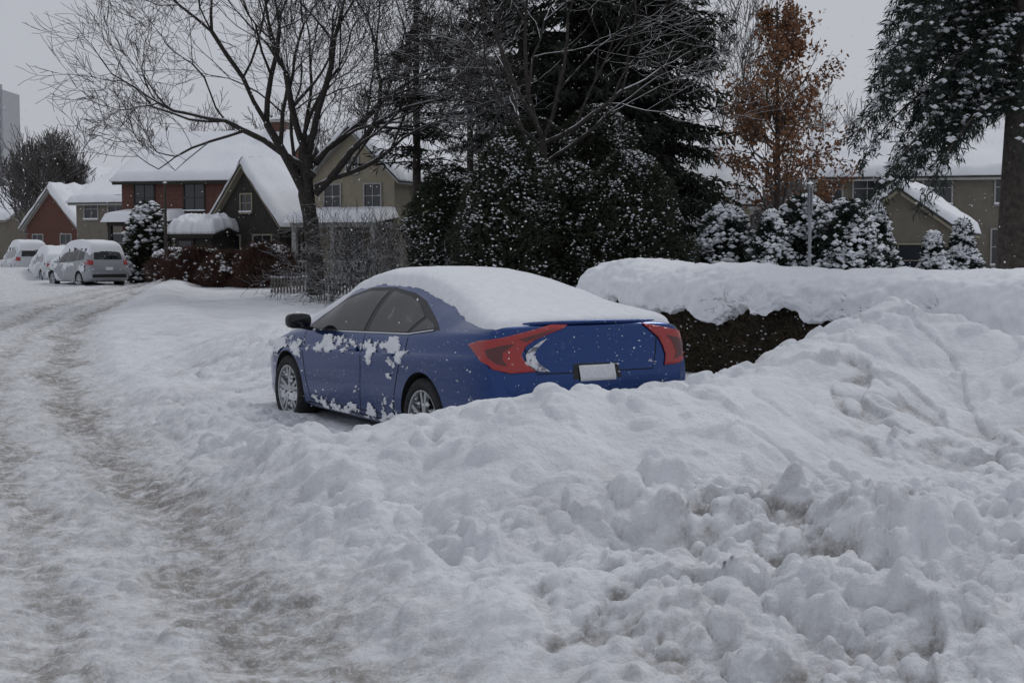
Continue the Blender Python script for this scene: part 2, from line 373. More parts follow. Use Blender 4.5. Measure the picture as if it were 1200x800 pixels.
def drape(name,poly,org,a1,a2,dr,bvh,off,m,par,cell=.03,thick=0):
    org=Vector(org);a1=Vector(a1);a2=Vector(a2);dr=Vector(dr).normalized()
    bm=bmesh.new(); vs=[bm.verts.new((p[0],p[1],0)) for p in poly]; bm.faces.new(vs)
    A=[p[0] for p in poly];B=[p[1] for p in poly]
    for k,(lo,hi) in enumerate(((min(A),max(A)),(min(B),max(B)))):
        t=lo+cell
        while t<hi:
            co=(t,0,0) if k==0 else (0,t,0); no=(1,0,0) if k==0 else (0,1,0)
            bmesh.ops.bisect_plane(bm,geom=bm.verts[:]+bm.edges[:]+bm.faces[:],plane_co=co,plane_no=no); t+=cell
    for v in bm.verts:
        p=org+a1*v.co.x+a2*v.co.y
        h=bvh.ray_cast(p-dr*3,dr)
        if h[0] is None: h=bvh.find_nearest(p)
        n=h[1]; n=n if n.dot(dr)<0 else -n
        v.co=h[0]+n*off
    bmesh.ops.recalc_face_normals(bm,faces=bm.faces)
    for f in bm.faces: f.smooth=True
    me=bpy.data.meshes.new(name); bm.to_mesh(me); bm.free(); me.materials.append(m)
    o=bpy.data.objects.new(name,me); COL.objects.link(o); o.parent=par
    if thick:
        s=o.modifiers.new('s','SOLIDIFY'); s.thickness=thick; s.offset=0
    return o
def strip(pts,wd):
    pts=[Vector((p[0],p[1],0)) for p in pts]; l=[];r=[]
    for i,p in enumerate(pts):
        t=(pts[min(i+1,len(pts)-1)]-pts[max(i-1,0)]).normalized(); n=Vector((-t.y,t.x,0))*wd/2
        l.append(p+n); r.append(p-n)
    return [(q.x,q.y) for q in l+r[::-1]]
def top_snow(S,bvh,par,th,x0,x1,hw,seed,name='snow_on_roof',st=.014):
    gx=np.arange(x0-.12,x1+.12,st); gy=np.arange(-.95,.951,st)
    A,B=np.meshgrid(gx,gy); Z=np.zeros_like(A); okm=np.zeros_like(A,bool)
    for i in range(A.shape[0]):
        for j in range(A.shape[1]):
            h=bvh.ray_cast(Vector((A[i,j],B[i,j],3)),Vector((0,0,-1)))
            if h[0] is not None: Z[i,j]=h[0].z; okm[i,j]=True
    wob=.030*fbm(A*5,B*5,5,seed,.6)
    hwv=T(hw,np.clip(A,hw[0][0],hw[-1][0]))
    d=np.minimum.reduce([hwv-np.abs(B)+wob,(A-x0)*1.0+wob*.4,(x1-A)+wob])
    t=T(th,np.clip(A,th[0][0],th[-1][0]))*(1+.15*fbm(A*1.8,B*1.8,3,seed+1))
    q=np.clip(d/.20,0,1); z=t*(.50*np.sqrt(np.maximum(0,1-(1-np.clip(d/.05,0,1))**2))+.50*q*(2-q))+.006*fbm(A*9,B*9,4,seed+2)*q
    z=np.where(d>0,z,np.maximum(d*1.2,-.05))
    V=np.stack([A.ravel(),B.ravel(),(Z+z).ravel()],1)
    k=(d>-.03)&okm
    kf=(k[:-1,:-1]&k[1:,:-1]&k[:-1,1:]&k[1:,1:]).ravel()
    return fastgrid(name,V,len(gx),len(gy),m_snow,par,kf)
def side_snow(bvh,par,x0,x1,z0,z1,fn,name='snow_on_doors',sgn=1,T0=.012):
    gx=np.arange(x0,x1,.008); gz=np.arange(z0,z1,.008); A,B=np.meshgrid(gx,gz)
    mk=fn(A,B); V=np.zeros(A.shape+(3,))
    q=np.clip(mk/.25,0,1); th=np.where(mk>0,T0*np.sqrt(np.maximum(0,1-(1-q)**2))+.001,np.maximum(mk*.1,-.02))
    ok=np.ones_like(A,bool)
    for i in range(A.shape[0]):
        for j in range(A.shape[1]):
            if mk[i,j]<-.2: ok[i,j]=False; continue
            h=bvh.ray_cast(Vector((A[i,j],sgn*3,B[i,j])),Vector((0,-sgn,0)))
            if h[0] is None: ok[i,j]=False; continue
            n=h[1]; n=n if n.y*sgn>0 else -n
            V[i,j]=h[0]+n*th[i,j]
    k=ok&(mk>-.15); kf=(k[:-1,:-1]&k[1:,:-1]&k[:-1,1:]&k[1:,1:]).ravel()
    return fastgrid(name,V.reshape(-1,3),len(gx),len(gz),m_snow,par,kf)
def lathe(prof,n=48):
    V=[];F=[];k=len(prof)
    for i in range(n):
        a=2*math.pi*i/n
        for r,y in prof: V.append((r*math.cos(a),y,r*math.sin(a)))
    for i in range(n):
        for j in range(k-1): F.append([i*k+j,i*k+j+1,((i+1)%n)*k+j+1,((i+1)%n)*k+j])
    return V,F
def wheel(par,x,sgn,r=.325,nsp=5):
    e=MB()
    V,F=lathe([(r-.09,-.1),(r-.03,-.108),(r,-.085),(r+.003,0),(r,.085),(r-.03,.108),(r-.085,.1),(r-.095,.06)]); e.add(V,F,0)
    V,F=lathe([(r-.095,.06),(r-.09,.1),(r-.102,.098),(r-.112,.05),(r-.12,-.06)]); e.add(V,F,1)
    V,F=lathe([(r-.11,-.02),(.05,-.02),(.0,-.02)]); e.add(V,F,2)
    V,F=lathe([(.055,.05),(.05,.085),(.03,.092),(.001,.092)]); e.add(V,F,1)
    for i in range(nsp):
        for off in (-.17,.17):
            a=2*math.pi*i/nsp+.3; a0=a+off*.5; a1=a+off
            p0=np.array([.04*math.cos(a0),.082,.04*math.sin(a0)]); p1=np.array([(r-.098)*math.cos(a1),.09,(r-.098)*math.sin(a1)])
            t=norm(p1-p0); s=np.cross(t,[0,1,0])
            V=[];
            for p,wd,dp in ((p0,.018,.03),(p1,.014,.02)):
                V+= [p+s*wd,p-s*wd,p-s*wd*1.2-np.array([0,dp,0]),p+s*wd*1.2-np.array([0,dp,0])]
            e.add(V,[[0,1,5,4],[1,2,6,5],[2,3,7,6],[3,0,4,7],[4,5,6,7]],1)
    n=90; an=rng.rand(n)*6.28; rr=.08+rng.rand(n)*(r-.2)
    rr=np.where(rng.rand(n)<.5,r-.11-.02*rng.rand(n),rr)
    e.blobs(np.stack([rr*np.cos(an),.03+.05*rng.rand(n),rr*np.sin(an)],1),.010+.018*rng.rand(n),.8,3)
    o=e.obj('wheel',[m_rub,m_rim,m_under,m_snow],True,par)
    for p in o.data.polygons: 
        if p.material_index==1: p.use_smooth=False
    o.location=(x,sgn*.79,r); 
    if sgn<0: o.rotation_euler=(0,0,math.pi)
    return o
LX,LZ=(1,0,0),(0,0,1)
TH=31
car=empty('parked_car',(.63,10.0,.04),math.radians(90+TH)); car.scale=(1.02,1.03,1.0)
body,bv=build_body(SEDAN,m_blue,car,(1.02,3.72),.362)
for x in (1.02,3.72):
    for s in (1,-1): wheel(car,x,s)
fd=[(3.30,.925),(2.16,.955),(2.14,1.285),(2.5,1.275),(2.80,1.20),(3.08,1.07)]
rd_=[(2.07,.957),(1.34,.985),(1.22,1.11),(1.45,1.195),(1.7,1.25),(2.05,1.287)]
qt=[(1.275,.99),(.92,1.035),(1.0,1.065),(1.16,1.097)]
trim=[(3.40,.905),(2.2,.937),(1.3,.968),(.84,1.028),(.98,1.085),(1.42,1.225),(1.7,1.28),(2.1,1.318),(2.52,1.305),(2.84,1.225),(3.14,1.08)]
for sg,dv in ((1,(0,-1,0)),(-1,(0,1,0))):
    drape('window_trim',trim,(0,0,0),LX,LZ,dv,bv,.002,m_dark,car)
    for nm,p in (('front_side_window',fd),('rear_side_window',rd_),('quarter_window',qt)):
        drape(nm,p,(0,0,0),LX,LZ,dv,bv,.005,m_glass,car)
    drape('chrome_belt_strip',strip([(3.38,.91),(2.2,.942),(1.3,.973),(.92,1.02)],.010),(0,0,0),LX,LZ,dv,bv,.006,m_chrome,car)
    for nm,pl in (('door_seam_front',[(3.36,.90),(3.34,.7),(3.28,.45),(3.2,.28)]),('door_seam_middle',[(2.11,.94),(2.12,.6),(2.16,.3)]),
                  ('door_seam_rear',[(1.28,.975),(1.32,.85),(1.42,.65),(1.5,.45),(1.52,.3)]),('rocker_seam',[(3.2,.285),(1.52,.3)])):
        drape(nm,strip(pl,.009),(0,0,0),LX,LZ,dv,bv,.0015,m_under,car,.04)
    drape('rocker_trim',[(3.3,.205),(1.42,.205),(1.42,.26),(3.3,.26)],(0,0,0),LX,LZ,dv,bv,.006,m_dark,car,.05)
    for hx in (2.28,1.55):
        mb=MB(); mb.box(-.09,.09,-.014,.014,-.013,.013); h=mb.obj('door_handle',[m_blue],True,car)
        q=bv.ray_cast(Vector((hx,sg*3,.80)),Vector((0,-sg,0)))[0]; h.location=(hx,q.y+sg*.018,.80); b=h.modifiers.new('b','BEVEL'); b.width=.01; b.segments=3
    bm=bmesh.new(); bmesh.ops.create_uvsphere(bm,u_segments=24,v_segments=14,radius=1)
    for v in bm.verts:
        f=lambda t,e: math.copysign(abs(t)**e,t)
        v.co=Vector((f(v.co.x,.7)*.085,f(v.co.y,.6)*.11,f(v.co.z,.65)*.068))
        if v.co.x<-.04: v.co.x=-.04+(v.co.x+.04)*.15
    me=bpy.data.meshes.new('mirror'); 
    for f in bm.faces: f.smooth=True
    bm.to_mesh(me); bm.free(); me.materials.append(m_dark)
    o=bpy.data.objects.new('side_mirror',me); COL.objects.link(o); o.parent=car; o.location=(3.17,sg*1.0,1.0)
    mb=MB(); mb.box(-.07,.07,-.03,.03,-.006,.006); o2=mb.obj('mirror_glass',[m_glass],True,car)
    mb=MB(); mb.tube([(3.2,sg*.86,.93),(3.18,sg*.98,.95)],[.025,.02],8); mb.obj('mirror_stalk',[m_dark],True,car)
    mb=MB(); mb.blobs([(3.19,sg*1.0,1.062),(3.16,sg*.95,1.06),(3.2,sg*1.05,1.058)],[.06,.04,.04],.4); mb.obj('snow_on_mirror',[m_snow],True,car)
    o2.location=(3.126,sg*1.0,1.0); o2.rotation_euler=(0,math.pi/2,0); o2.scale=(.8,2.9,.6)
    def P(l): return [((a-572)/162,1.61-(b-295)/162) for a,b in l]
    c_,s_2=.848,.53
    org=(0,sg*.9,0); a1=(-s_2,-sg*c_,0); dr=(c_,-sg*s_2,0)
    if sg==1:
        red=P([(548,402),(561,397),(588,393),(615,387),(640,381),(664,378),(655,385),(640,390),(622,397),(611,405),(607,414),(612,424),(624,433),(596,434),(577,429),(562,419)])
        clr=P([(616,408),(627,400),(636,396),(625,407),(621,415),(628,425),(640,434),(626,433),(614,424),(612,414)])
        drape('reversing_light',clr,org,a1,LZ,dr,bv,.007,m_clear,car,.02,.006)
        inn=[P([(568,407),(585,402),(600,401),(594,405),(586,411),(586,418),(592,426),(580,423),(571,415)]),P([(604,396),(628,390),(646,385),(630,393),(612,399)])]
    else:
        red=P([(548,402),(561,395),(588,389),(610,384),(620,382),(613,391),(606,400),(604,410),(604,420),(610,433),(590,432),(577,427),(560,417)])
        inn=[P([(568,407),(582,400),(596,397),(590,405),(588,418),(594,426),(580,423),(571,415)])]
    drape('tail_light',red,org,a1,LZ,dr,bv,.008,m_red,car,.02,.008)
    for inner in inn: drape('tail_light_inner',inner,org,a1,LZ,dr,bv,.014,m_redd,car,.02)
def rear(nm,poly,m,off=.003,th=0): return drape(nm,poly,(0,0,0),(0,-1,0),LZ,(1,0,0),bv,off,m,car,.025,th)
rear('boot_lid_seam',strip([(-.60,1.03),(-.55,.86),(-.50,.74),(.50,.74),(.55,.86),(.60,1.03)],.008),m_under,.0015)
rear('plate_recess',[(-.21,.69),(.21,.69),(.19,.80),(-.19,.80)],m_dark,.002)
rear('number_plate',[(-.153,.675),(.153,.675),(.153,.785),(-.153,.785)],m_plate,.012,.004)
rear('bumper_lower',[(-.5,.37),(.5,.37),(.55,.45),(-.55,.45)],m_dark,.004)
mb=MB(); pts=[(.19-.06*math.cos(t*1.4),t*.74,1.098-.014*t*t) for t in np.linspace(-1,1,21)]
mb.tube(pts,[.008]+[.016]*19+[.008],8); mb.obj('boot_lip',[m_blue],True,car)
top_snow(SEDAN,bv,car,[(.1,.06),(.3,.07),(.9,.065),(1.6,.07),(2.4,.08),(3,.05),(3.6,.07),(4.4,.05)],.145,4.35,
   [(.1,.74),(.25,.775),(.5,.73),(.9,.655),(1.3,.575),(2,.55),(2.5,.56),(3,.61),(3.4,.70),(3.8,.80),(4.4,.62)],101)
def doorsnow(A,B):
    n=fbm(A*4.6,B*6.5,7,202,.72)
    bel=np.interp(A,[0,1,2,3,3.6,4.3],[.97,.965,.925,.89,.85,.76])
    upper=np.exp(-((B-bel+.10)/.10)**2)
    f=n*1.7-.60+upper*.66*sstep(1.0,1.6,A)+.30*sstep(3.3,3.8,A)*sstep(.6,.75,B)
    f=f-sstep(1.0,.7,A)*.2
    f=np.where(B>bel,-.3,f)
    for wx in (1.02,3.72): f=np.where(np.hypot(A-wx,B-.335)<.385,-1,f)
    f=np.where(B<.34,n*1.8-.12-(B-.24)*2.5,f)
    return f
side_snow(bv,car,.25,4.3,.24,1.0,doorsnow)
gx=np.arange(-.66,.66,.01); gz=np.arange(.6,1.08,.01); A,B=np.meshgrid(gx,gz); mk=fbm(A*5,B*14,7,303,.75)*1.6-.66+np.exp(-((B-.80)/.02)**2)*.25
V=np.zeros(A.shape+(3,))
for i in range(A.shape[0]):
    for j in range(A.shape[1]):
        h=bv.ray_cast(Vector((-3,A[i,j],B[i,j])),Vector((1,0,0)))
        n=h[1] if h[1].x<0 else -h[1]; V[i,j]=h[0]+n*(.008*min(1,math.sqrt(max(0,mk[i,j])*4)) if mk[i,j]>0 else max(mk[i,j]*.1,-.02))
k=mk>-.15; kf=(k[:-1,:-1]&k[1:,:-1]&k[:-1,1:]&k[1:,1:]).ravel(); fastgrid('snow_on_boot',V.reshape(-1,3),len(gx),len(gz),m_snow,car,kf)

def far_car(loc,rz,S,paint,wh,sn=1.6):
    c=empty('snow_covered_car',loc,rz)
    b,bb=build_body(S,paint,c,wh,.38)
    for x in wh:
        for s in (1,-1): wheel(c,x,s,.34)
    suv=S is SUV
    for sg,dv in ((1,(0,-1,0)),(-1,(0,1,0))):
        if suv:
            w=[[(3.0,1.02),(2.1,1.06),(2.1,1.5),(2.55,1.46)],[(2.03,1.06),(1.2,1.10),(1.2,1.52),(2.03,1.51)],[(1.12,1.11),(.5,1.16),(.6,1.45),(1.12,1.51)]]
        else: w=[fd,rd_,qt]
        for p in w: drape('side_window',p,(0,0,0),LX,LZ,dv,bb,.006,m_glass,c,.06)
        drape('tail_light',[(-.86,.95),(-.64,.95),(-.62,1.12),(-.86,1.16)] if suv else [(-.8,.8),(-.5,.82),(-.5,.93),(-.8,.97)],(0,0,0),(0,-sg,0),LZ,(1,0,0),bb,.01,m_red,c,.05)
    if suv:
        drape('rear_window',[(-.58,1.16),(.58,1.16),(.52,1.48),(-.52,1.48)],(0,0,0),(0,-1,0),LZ,(1,0,0),bb,.008,m_glass,c,.06)
        drape('bumper',[(-.7,.45),(.7,.45),(.7,.58),(-.7,.58)],(0,0,0),(0,-1,0),LZ,(1,0,0),bb,.01,m_dark,c,.06)
    drape('number_plate',[(-.15,.74),(.15,.74),(.15,.86),(-.15,.86)],(0,0,0),(0,-1,0),LZ,(1,0,0),bb,.012,m_plate,c,.06)
    x1=S['L']-.25
    hw=[(a,min(b_+.08,.84)) for a,b_ in S['wt']]
    top_snow(S,bb,c,[(.1,.10*sn),(2,.12*sn),(4.3,.10*sn)],.22 if suv else .15,x1,hw,int(abs(loc[0])*10),st=.04)
    side_snow(bb,c,.3,4.2,.3,1.02,lambda A,B: fbm(A*2.5,B*4,5,int(abs(loc[0])*7),.6)*1.5-.12-(1.0-B)*.3-2*(np.minimum(np.hypot(A-wh[0],B-.335),np.hypot(A-wh[1],B-.335))<.42),T0=.04)
    return c
far_car((-15.9,54,.22),math.radians(90+40),SUV,m_silver,(.9,3.6),2.2)
m_white=mat('white_car_paint',(.5,.52,.55),.4,coat=.3)
far_car((-19.9,61,.20),math.radians(90+30),SEDAN,m_white,(1.02,3.72),3.2)
far_car((-23.4,67,.3),math.radians(90+30),SUV,m_white,(.9,3.6),2.6)
# ---------------------------------------------------------------- trees
def perp(d):
    r=rng.randn(3); r-=r.dot(d)*d; return r/np.linalg.norm(r)
def grow(M,p,d,Ln,r,lv,mx,o,tips=None,mi=0):
    n=5 if lv<2 else 4 if lv<mx else 3
    P=[p.copy()];R=[r]; q=p.copy(); dd=d.copy()
    tl=o.get('taper',.55); pr=o.get('prob',1) if lv<2 else o.get('prob2',o.get('prob',1)); zm=o.get('zmin',-9)
    for i in range(n):
        dd=dd+rng.randn(3)*o.get('wob',.16)*(.6 if lv==0 else 1)+np.array([0,0,o.get('up',.05)*(1 if lv>0 else 1.5)]); dd/=np.linalg.norm(dd)
        if q[2]<zm and lv>1: dd[2]=abs(dd[2])
        q=q+dd*Ln/n; P.append(q.copy()); R.append(max(r*(1-(1-tl)*(i+1)/n),o.get('rmin',.004)))
        if lv<mx and i>=(o.get('first',2) if lv==0 else 1):
            for _ in range(o['kids'][min(lv,len(o['kids'])-1)]):
                if rng.rand()>pr: continue
                a=math.radians(rng.uniform(*o.get('ang',(30,65)))); ax=perp(dd)
                nd=dd*math.cos(a)+ax*math.sin(a); nd[2]*=o.get('flat',1); nd/=np.linalg.norm(nd)
                if q[2]<zm+.5 and nd[2]<.2: nd[2]=.3
                grow(M,q.copy(),nd,Ln*rng.uniform(*o.get('lr',(.5,.8))),R[-1]*rng.uniform(.4,.65),lv+1,mx,o,tips,mi)
    if lv<mx:
        for _ in range(2):
            a=math.radians(rng.uniform(12,35)); ax=perp(dd); nd=dd*math.cos(a)+ax*math.sin(a)
            grow(M,q.copy(),nd,Ln*rng.uniform(.62,.82),R[-1]*rng.uniform(.6,.8),lv+1,mx,o,tips,mi)
    M.tube(P,R,8 if lv==0 else 6 if lv==1 else 4 if lv<4 else 3,mi)
    if tips is not None and lv>=mx-1: tips.append((np.array(P[1:]),dd))
def bare_tree(name,x,y,Ln,r,mx,o,dirs=None,m=None,z=None):
    y=y*HK
    M=MB(); b=np.array([x,y,(ground(x,y)-.15) if z is None else z])
    grow(M,b,norm(np.array(o.get('dir',(0,0,1.))))+0,Ln,r,0,mx,o)
    for p0,d0,l0,r0 in (dirs or []):
        grow(M,b+np.array(p0),norm(np.array(d0,float)),l0,r0,1,mx,o)
    return M.obj(name,[m or m_branch],True)
rng=np.random.RandomState(21)
bare_tree('bare_tree',-5.9,30,4.4,.27,6,dict(kids=[1,1,1,1,1],up=.05,wob=.13,ang=(28,60),first=4,rmin=.0075,lr=(.5,.8),taper=.68,prob=.48,prob2=.74,zmin=4.3),
  [((0,0,1.9),(-.85,.1,.85),3.3,.15),((0,0,3.2),(.85,0,.8),2.9,.12),((0,0,3.7),(-.95,-.2,.55),3.1,.12),((0,0,1.6),(-.25,.1,1),4.0,.17),((0,0,4.1),(.6,.3,.9),3.0,.12),((0,0,3.4),(.95,.2,.45),2.6,.09)])
bare_tree('bare_tree',.75,24,4.2,.12,5,dict(kids=[1,1,1,1],up=.04,wob=.13,ang=(30,60),first=3,rmin=.006,lr=(.55,.85),taper=.7,prob=.4,prob2=.6,zmin=4.4),
  [((0,0,4.0),(-.9,-.3,.7),1.9,.055),((0,0,4.1),(1,-.4,.65),2.3,.065),((0,0,3.6),(.9,-.6,.9),2.0,.05)])
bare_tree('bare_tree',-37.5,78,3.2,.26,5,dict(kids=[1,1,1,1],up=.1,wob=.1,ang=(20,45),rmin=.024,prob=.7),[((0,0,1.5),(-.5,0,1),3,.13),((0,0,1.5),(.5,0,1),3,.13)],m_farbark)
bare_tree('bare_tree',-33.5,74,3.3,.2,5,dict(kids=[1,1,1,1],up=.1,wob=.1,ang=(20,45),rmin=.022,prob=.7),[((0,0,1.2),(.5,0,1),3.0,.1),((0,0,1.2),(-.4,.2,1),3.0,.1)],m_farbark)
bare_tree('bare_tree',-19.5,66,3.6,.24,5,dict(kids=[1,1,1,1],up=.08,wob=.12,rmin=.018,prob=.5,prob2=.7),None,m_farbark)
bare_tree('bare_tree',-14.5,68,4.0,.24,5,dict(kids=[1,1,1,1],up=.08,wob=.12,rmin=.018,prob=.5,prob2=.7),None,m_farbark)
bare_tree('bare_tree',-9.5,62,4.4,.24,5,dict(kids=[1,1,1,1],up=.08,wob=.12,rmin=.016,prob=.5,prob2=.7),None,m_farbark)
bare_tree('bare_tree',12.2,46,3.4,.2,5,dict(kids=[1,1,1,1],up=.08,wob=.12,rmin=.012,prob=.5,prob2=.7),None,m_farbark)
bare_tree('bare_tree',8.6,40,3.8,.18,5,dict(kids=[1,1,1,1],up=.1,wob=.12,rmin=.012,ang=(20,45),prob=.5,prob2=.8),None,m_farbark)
M0=MB(); bases=[]
for k in range(3):
    T_=MB(); grow(T_,np.zeros(3),np.array([0,0,1.]),2.7,.2,0,4,dict(kids=[2,1,1,1],up=.12,wob=.12,ang=(20,50),rmin=.04,prob=.8))
    bases.append((np.concatenate(T_.v),T_.f))
for i in range(80):
    V0,F0=bases[i%3]; a=rng.rand()*6.28; s=rng.uniform(.85,1.35)
    R=np.array([[math.cos(a),-math.sin(a),0],[math.sin(a),math.cos(a),0],[0,0,1]])
    yy=rng.uniform(125,165); xx=rng.uniform(-.40,.46)*yy
    M0.add(V0@R.T*s+np.array([xx,yy,.3]),F0)
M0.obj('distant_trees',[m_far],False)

def conifer(name,x,y,Ht,Rd,zl,nb,m,trunk=.22,droop=.5,ls=.34,snow=.12,powr=.8,wk=.035,sb=(.03,.07),dens=5):
    y=y*HK
    M=MB(); z0=ground(x,y)-.1
    tp=[(x,y,z0+Ht*t) for t in np.linspace(0,1,10)]
    M.tube(tp,[trunk*(1-.85*t)+.01 for t in np.linspace(0,1,10)],9,0)
    P=[];A=[];SP=[]
    for i in range(nb):
        t=rng.rand()**1.05; zz=zl+(Ht-zl)*t
        Lb=Rd*((1-t)**powr)*rng.uniform(.6,1.08)+.25
        az=rng.rand()*6.283
        dh=np.array([math.cos(az),math.sin(az),0]); n=9
        s=np.linspace(0,1,n); el=.15+.35*t
        pts=np.array([x,y,z0+zz])+dh*(s*Lb)[:,None]+np.array([0,0,1.])*((el*s-droop*s**2+.18*s**4)*Lb)[:,None]
        M.tube(pts,np.linspace(max(.012,trunk*.16*(1-t)),.005,n),4,0)
        for j in range(1,n):
            k=max(2,int(dens*(1.1-.5*s[j])))
            base=pts[j]+rng.randn(k,3)*.03
            tang=norm(pts[j]-pts[j-1])
            side=norm(np.cross(tang,[0,0,1.]))
            sg=rng.choice([-1,1],k)
            a=norm(tang*rng.uniform(.2,1,(k,1))+side*sg[:,None]*rng.uniform(.2,1,(k,1))+np.array([0,0,-1.])*rng.uniform(.05,droop*1.6,(k,1)))
            P.append(base);A.append(a)
            if rng.rand()<snow*4:
                kk=max(1,int(snow*12)); SP.append(base[:1]+rng.randn(kk,3)*[.12,.12,.03]+[0,0,.03])
    P=np.concatenate(P);A=np.concatenate(A)
    for rep in range(2):
        q=P+A*ls*rng.uniform(.2,.8,(len(P),1)); a=norm(A+rng.randn(len(P),3)*.55)
        if rep==0: P2,A2=q,a
        else: P2=np.concatenate([P2,q]);A2=np.concatenate([A2,a])
    Pn=np.concatenate([P,P2]);An=np.concatenate([A,A2])
    B=norm(np.cross(An,rng.randn(len(An),3)))
    M.kites(Pn,An,B,ls*rng.uniform(.6,1.1,len(Pn)),wk*rng.uniform(.6,1.3,len(Pn)),1)
    if SP:
        SP=np.concatenate(SP); M.blobs(SP,rng.uniform(sb[0],sb[1],len(SP)),.45,2)
    return M.obj(name,[m_bark,m,m_snow],False)
conifer('spruce_tree',2.1,29,12.5,2.9,1.2,360,m_needle,.25,.55,.34,.045,powr=.42,wk=.035,dens=9)
conifer('spruce_tree',4.3,30,13.5,2.5,1.2,320,m_needle,.25,.5,.34,.045,powr=.42,wk=.035,dens=9)
conifer('spruce_tree',.3,33,12.5,1.9,3.0,150,m_needle,.2,.5,.34,.04,powr=.45,wk=.035,dens=7)
conifer('pine_tree',-2.95,31,13,1.7,3.9,95,m_needle,.16,.35,.30,.03,powr=.4,wk=.025,dens=5)
conifer('pine_tree',-1.5,36,13,1.6,5.0,85,m_needle,.16,.35,.30,.02,powr=.4,wk=.025,dens=5)
def spruce_right():
    M=MB(); x,y=6.72,18.1; z0=ground(x,y)-.1
    M.tube([(x-.10,y,z0),(x-.03,y,z0+.5),(x,y,z0+2),(x+.1,y,z0+5),(x+.2,y,z0+9),(x+.25,y,z0+13)],[.38,.31,.28,.245,.19,.05],16,0)
    P=[];A=[];SP=[]
    for i in range(170):
        t=rng.rand(); zz=3.4+7.0*t; az=rng.uniform(0,6.283); 
        if rng.rand()<.75: az=math.pi+rng.uniform(-.9,.9)
        Lb=rng.uniform(1.0,2.35)*(1-.2*t)
        dh=np.array([math.cos(az),math.sin(az),0]); n=13; s=np.linspace(0,1,n)
        pts=np.array([x+.1,y,z0+zz])+dh*(s*Lb)[:,None]+np.array([0,0,1.])*((.25*s-.8*s**2)*Lb)[:,None]
        M.tube(pts,np.linspace(.03,.006,n),5,0)
        for j in range(2,n):
            k=7; tang=norm(pts[j]-pts[j-1]); side=norm(np.cross(tang,[0,0,1.])); sg=rng.choice([-1,1],k)
            a=norm(tang*.5+side*sg[:,None]*rng.uniform(.1,.8,(k,1))+np.array([0,0,-1.])*rng.uniform(.3,1.1,(k,1)))
            for q in range(3):
                P.append(pts[j]+a*q*.12+rng.randn(k,3)*.02); A.append(norm(a+rng.randn(k,3)*.35))
            if rng.rand()<.85: SP.append(pts[j]+rng.randn(5,3)*[.07,.07,.015]+[0,0,.03]); 
            if rng.rand()<.5: SP.append(pts[j]+a[:3]*.2+rng.randn(3,3)*.03)
    P=np.concatenate(P);A=np.concatenate(A)
    rep=4; P=np.repeat(P,rep,0)+rng.randn(len(P)*rep,3)*.025; A=norm(np.repeat(A,rep,0)+rng.randn(len(A)*rep,3)*.45)
    B=norm(np.cross(A,rng.randn(len(A),3)))
    M.kites(P,A,B,rng.uniform(.08,.17,len(P)),rng.uniform(.006,.011,len(P)),1)
    SP=np.concatenate(SP); M.blobs(SP,rng.uniform(.02,.06,len(SP)),.5,2)
    M.obj('spruce_tree',[m_bark,m_needle3,m_snow],False)
spruce_right()
def leafy(name,x,y):
    y=y*HK
    M=MB(); tips=[]; z0=ground(x,y)-.1; o=dict(kids=[1,1,1],up=.05,wob=.12,ang=(25,60),first=0,rmin=.005,lr=(.45,.75),taper=.6,prob=.8)
    M.tube([(x,y,z0),(x+.02,y,z0+2),(x,y,z0+4.5),(x-.05,y,z0+7.4)],[.10,.085,.055,.02],8,0)
    for i in range(34):
        t=rng.rand(); h=1.7+t*5.4; az=rng.rand()*6.28; ll=(1.45*(1-t)**.6+.2)*rng.uniform(.5,.95)
        grow(M,np.array([x,y,z0+h]),norm(np.array([math.cos(az),math.sin(az),.7])),ll,.028*(1-.6*t)+.008,1,3,o,tips)
    P=[];
    for pts,dd in tips:
        if rng.rand()<.6:
            for p in pts: P.append(p+rng.randn(7,3)*.08)
    P=np.concatenate(P); P=P[rng.rand(len(P))<min(1,8500/len(P))]
    A=norm(rng.randn(len(P),3)+[0,0,-.7]); B=norm(np.cross(A,rng.randn(len(P),3)))
    M.kites(P,A,B,rng.uniform(.07,.15,len(P)),rng.uniform(.02,.045,len(P)),1)
    q=P[rng.rand(len(P))<.07]; M.blobs(q+[0,0,.03],rng.uniform(.02,.045,len(q)),.5,2)
    M.obj(name,[m_bark,m_rust,m_snow],False)
leafy('oak_tree',6.35,24)
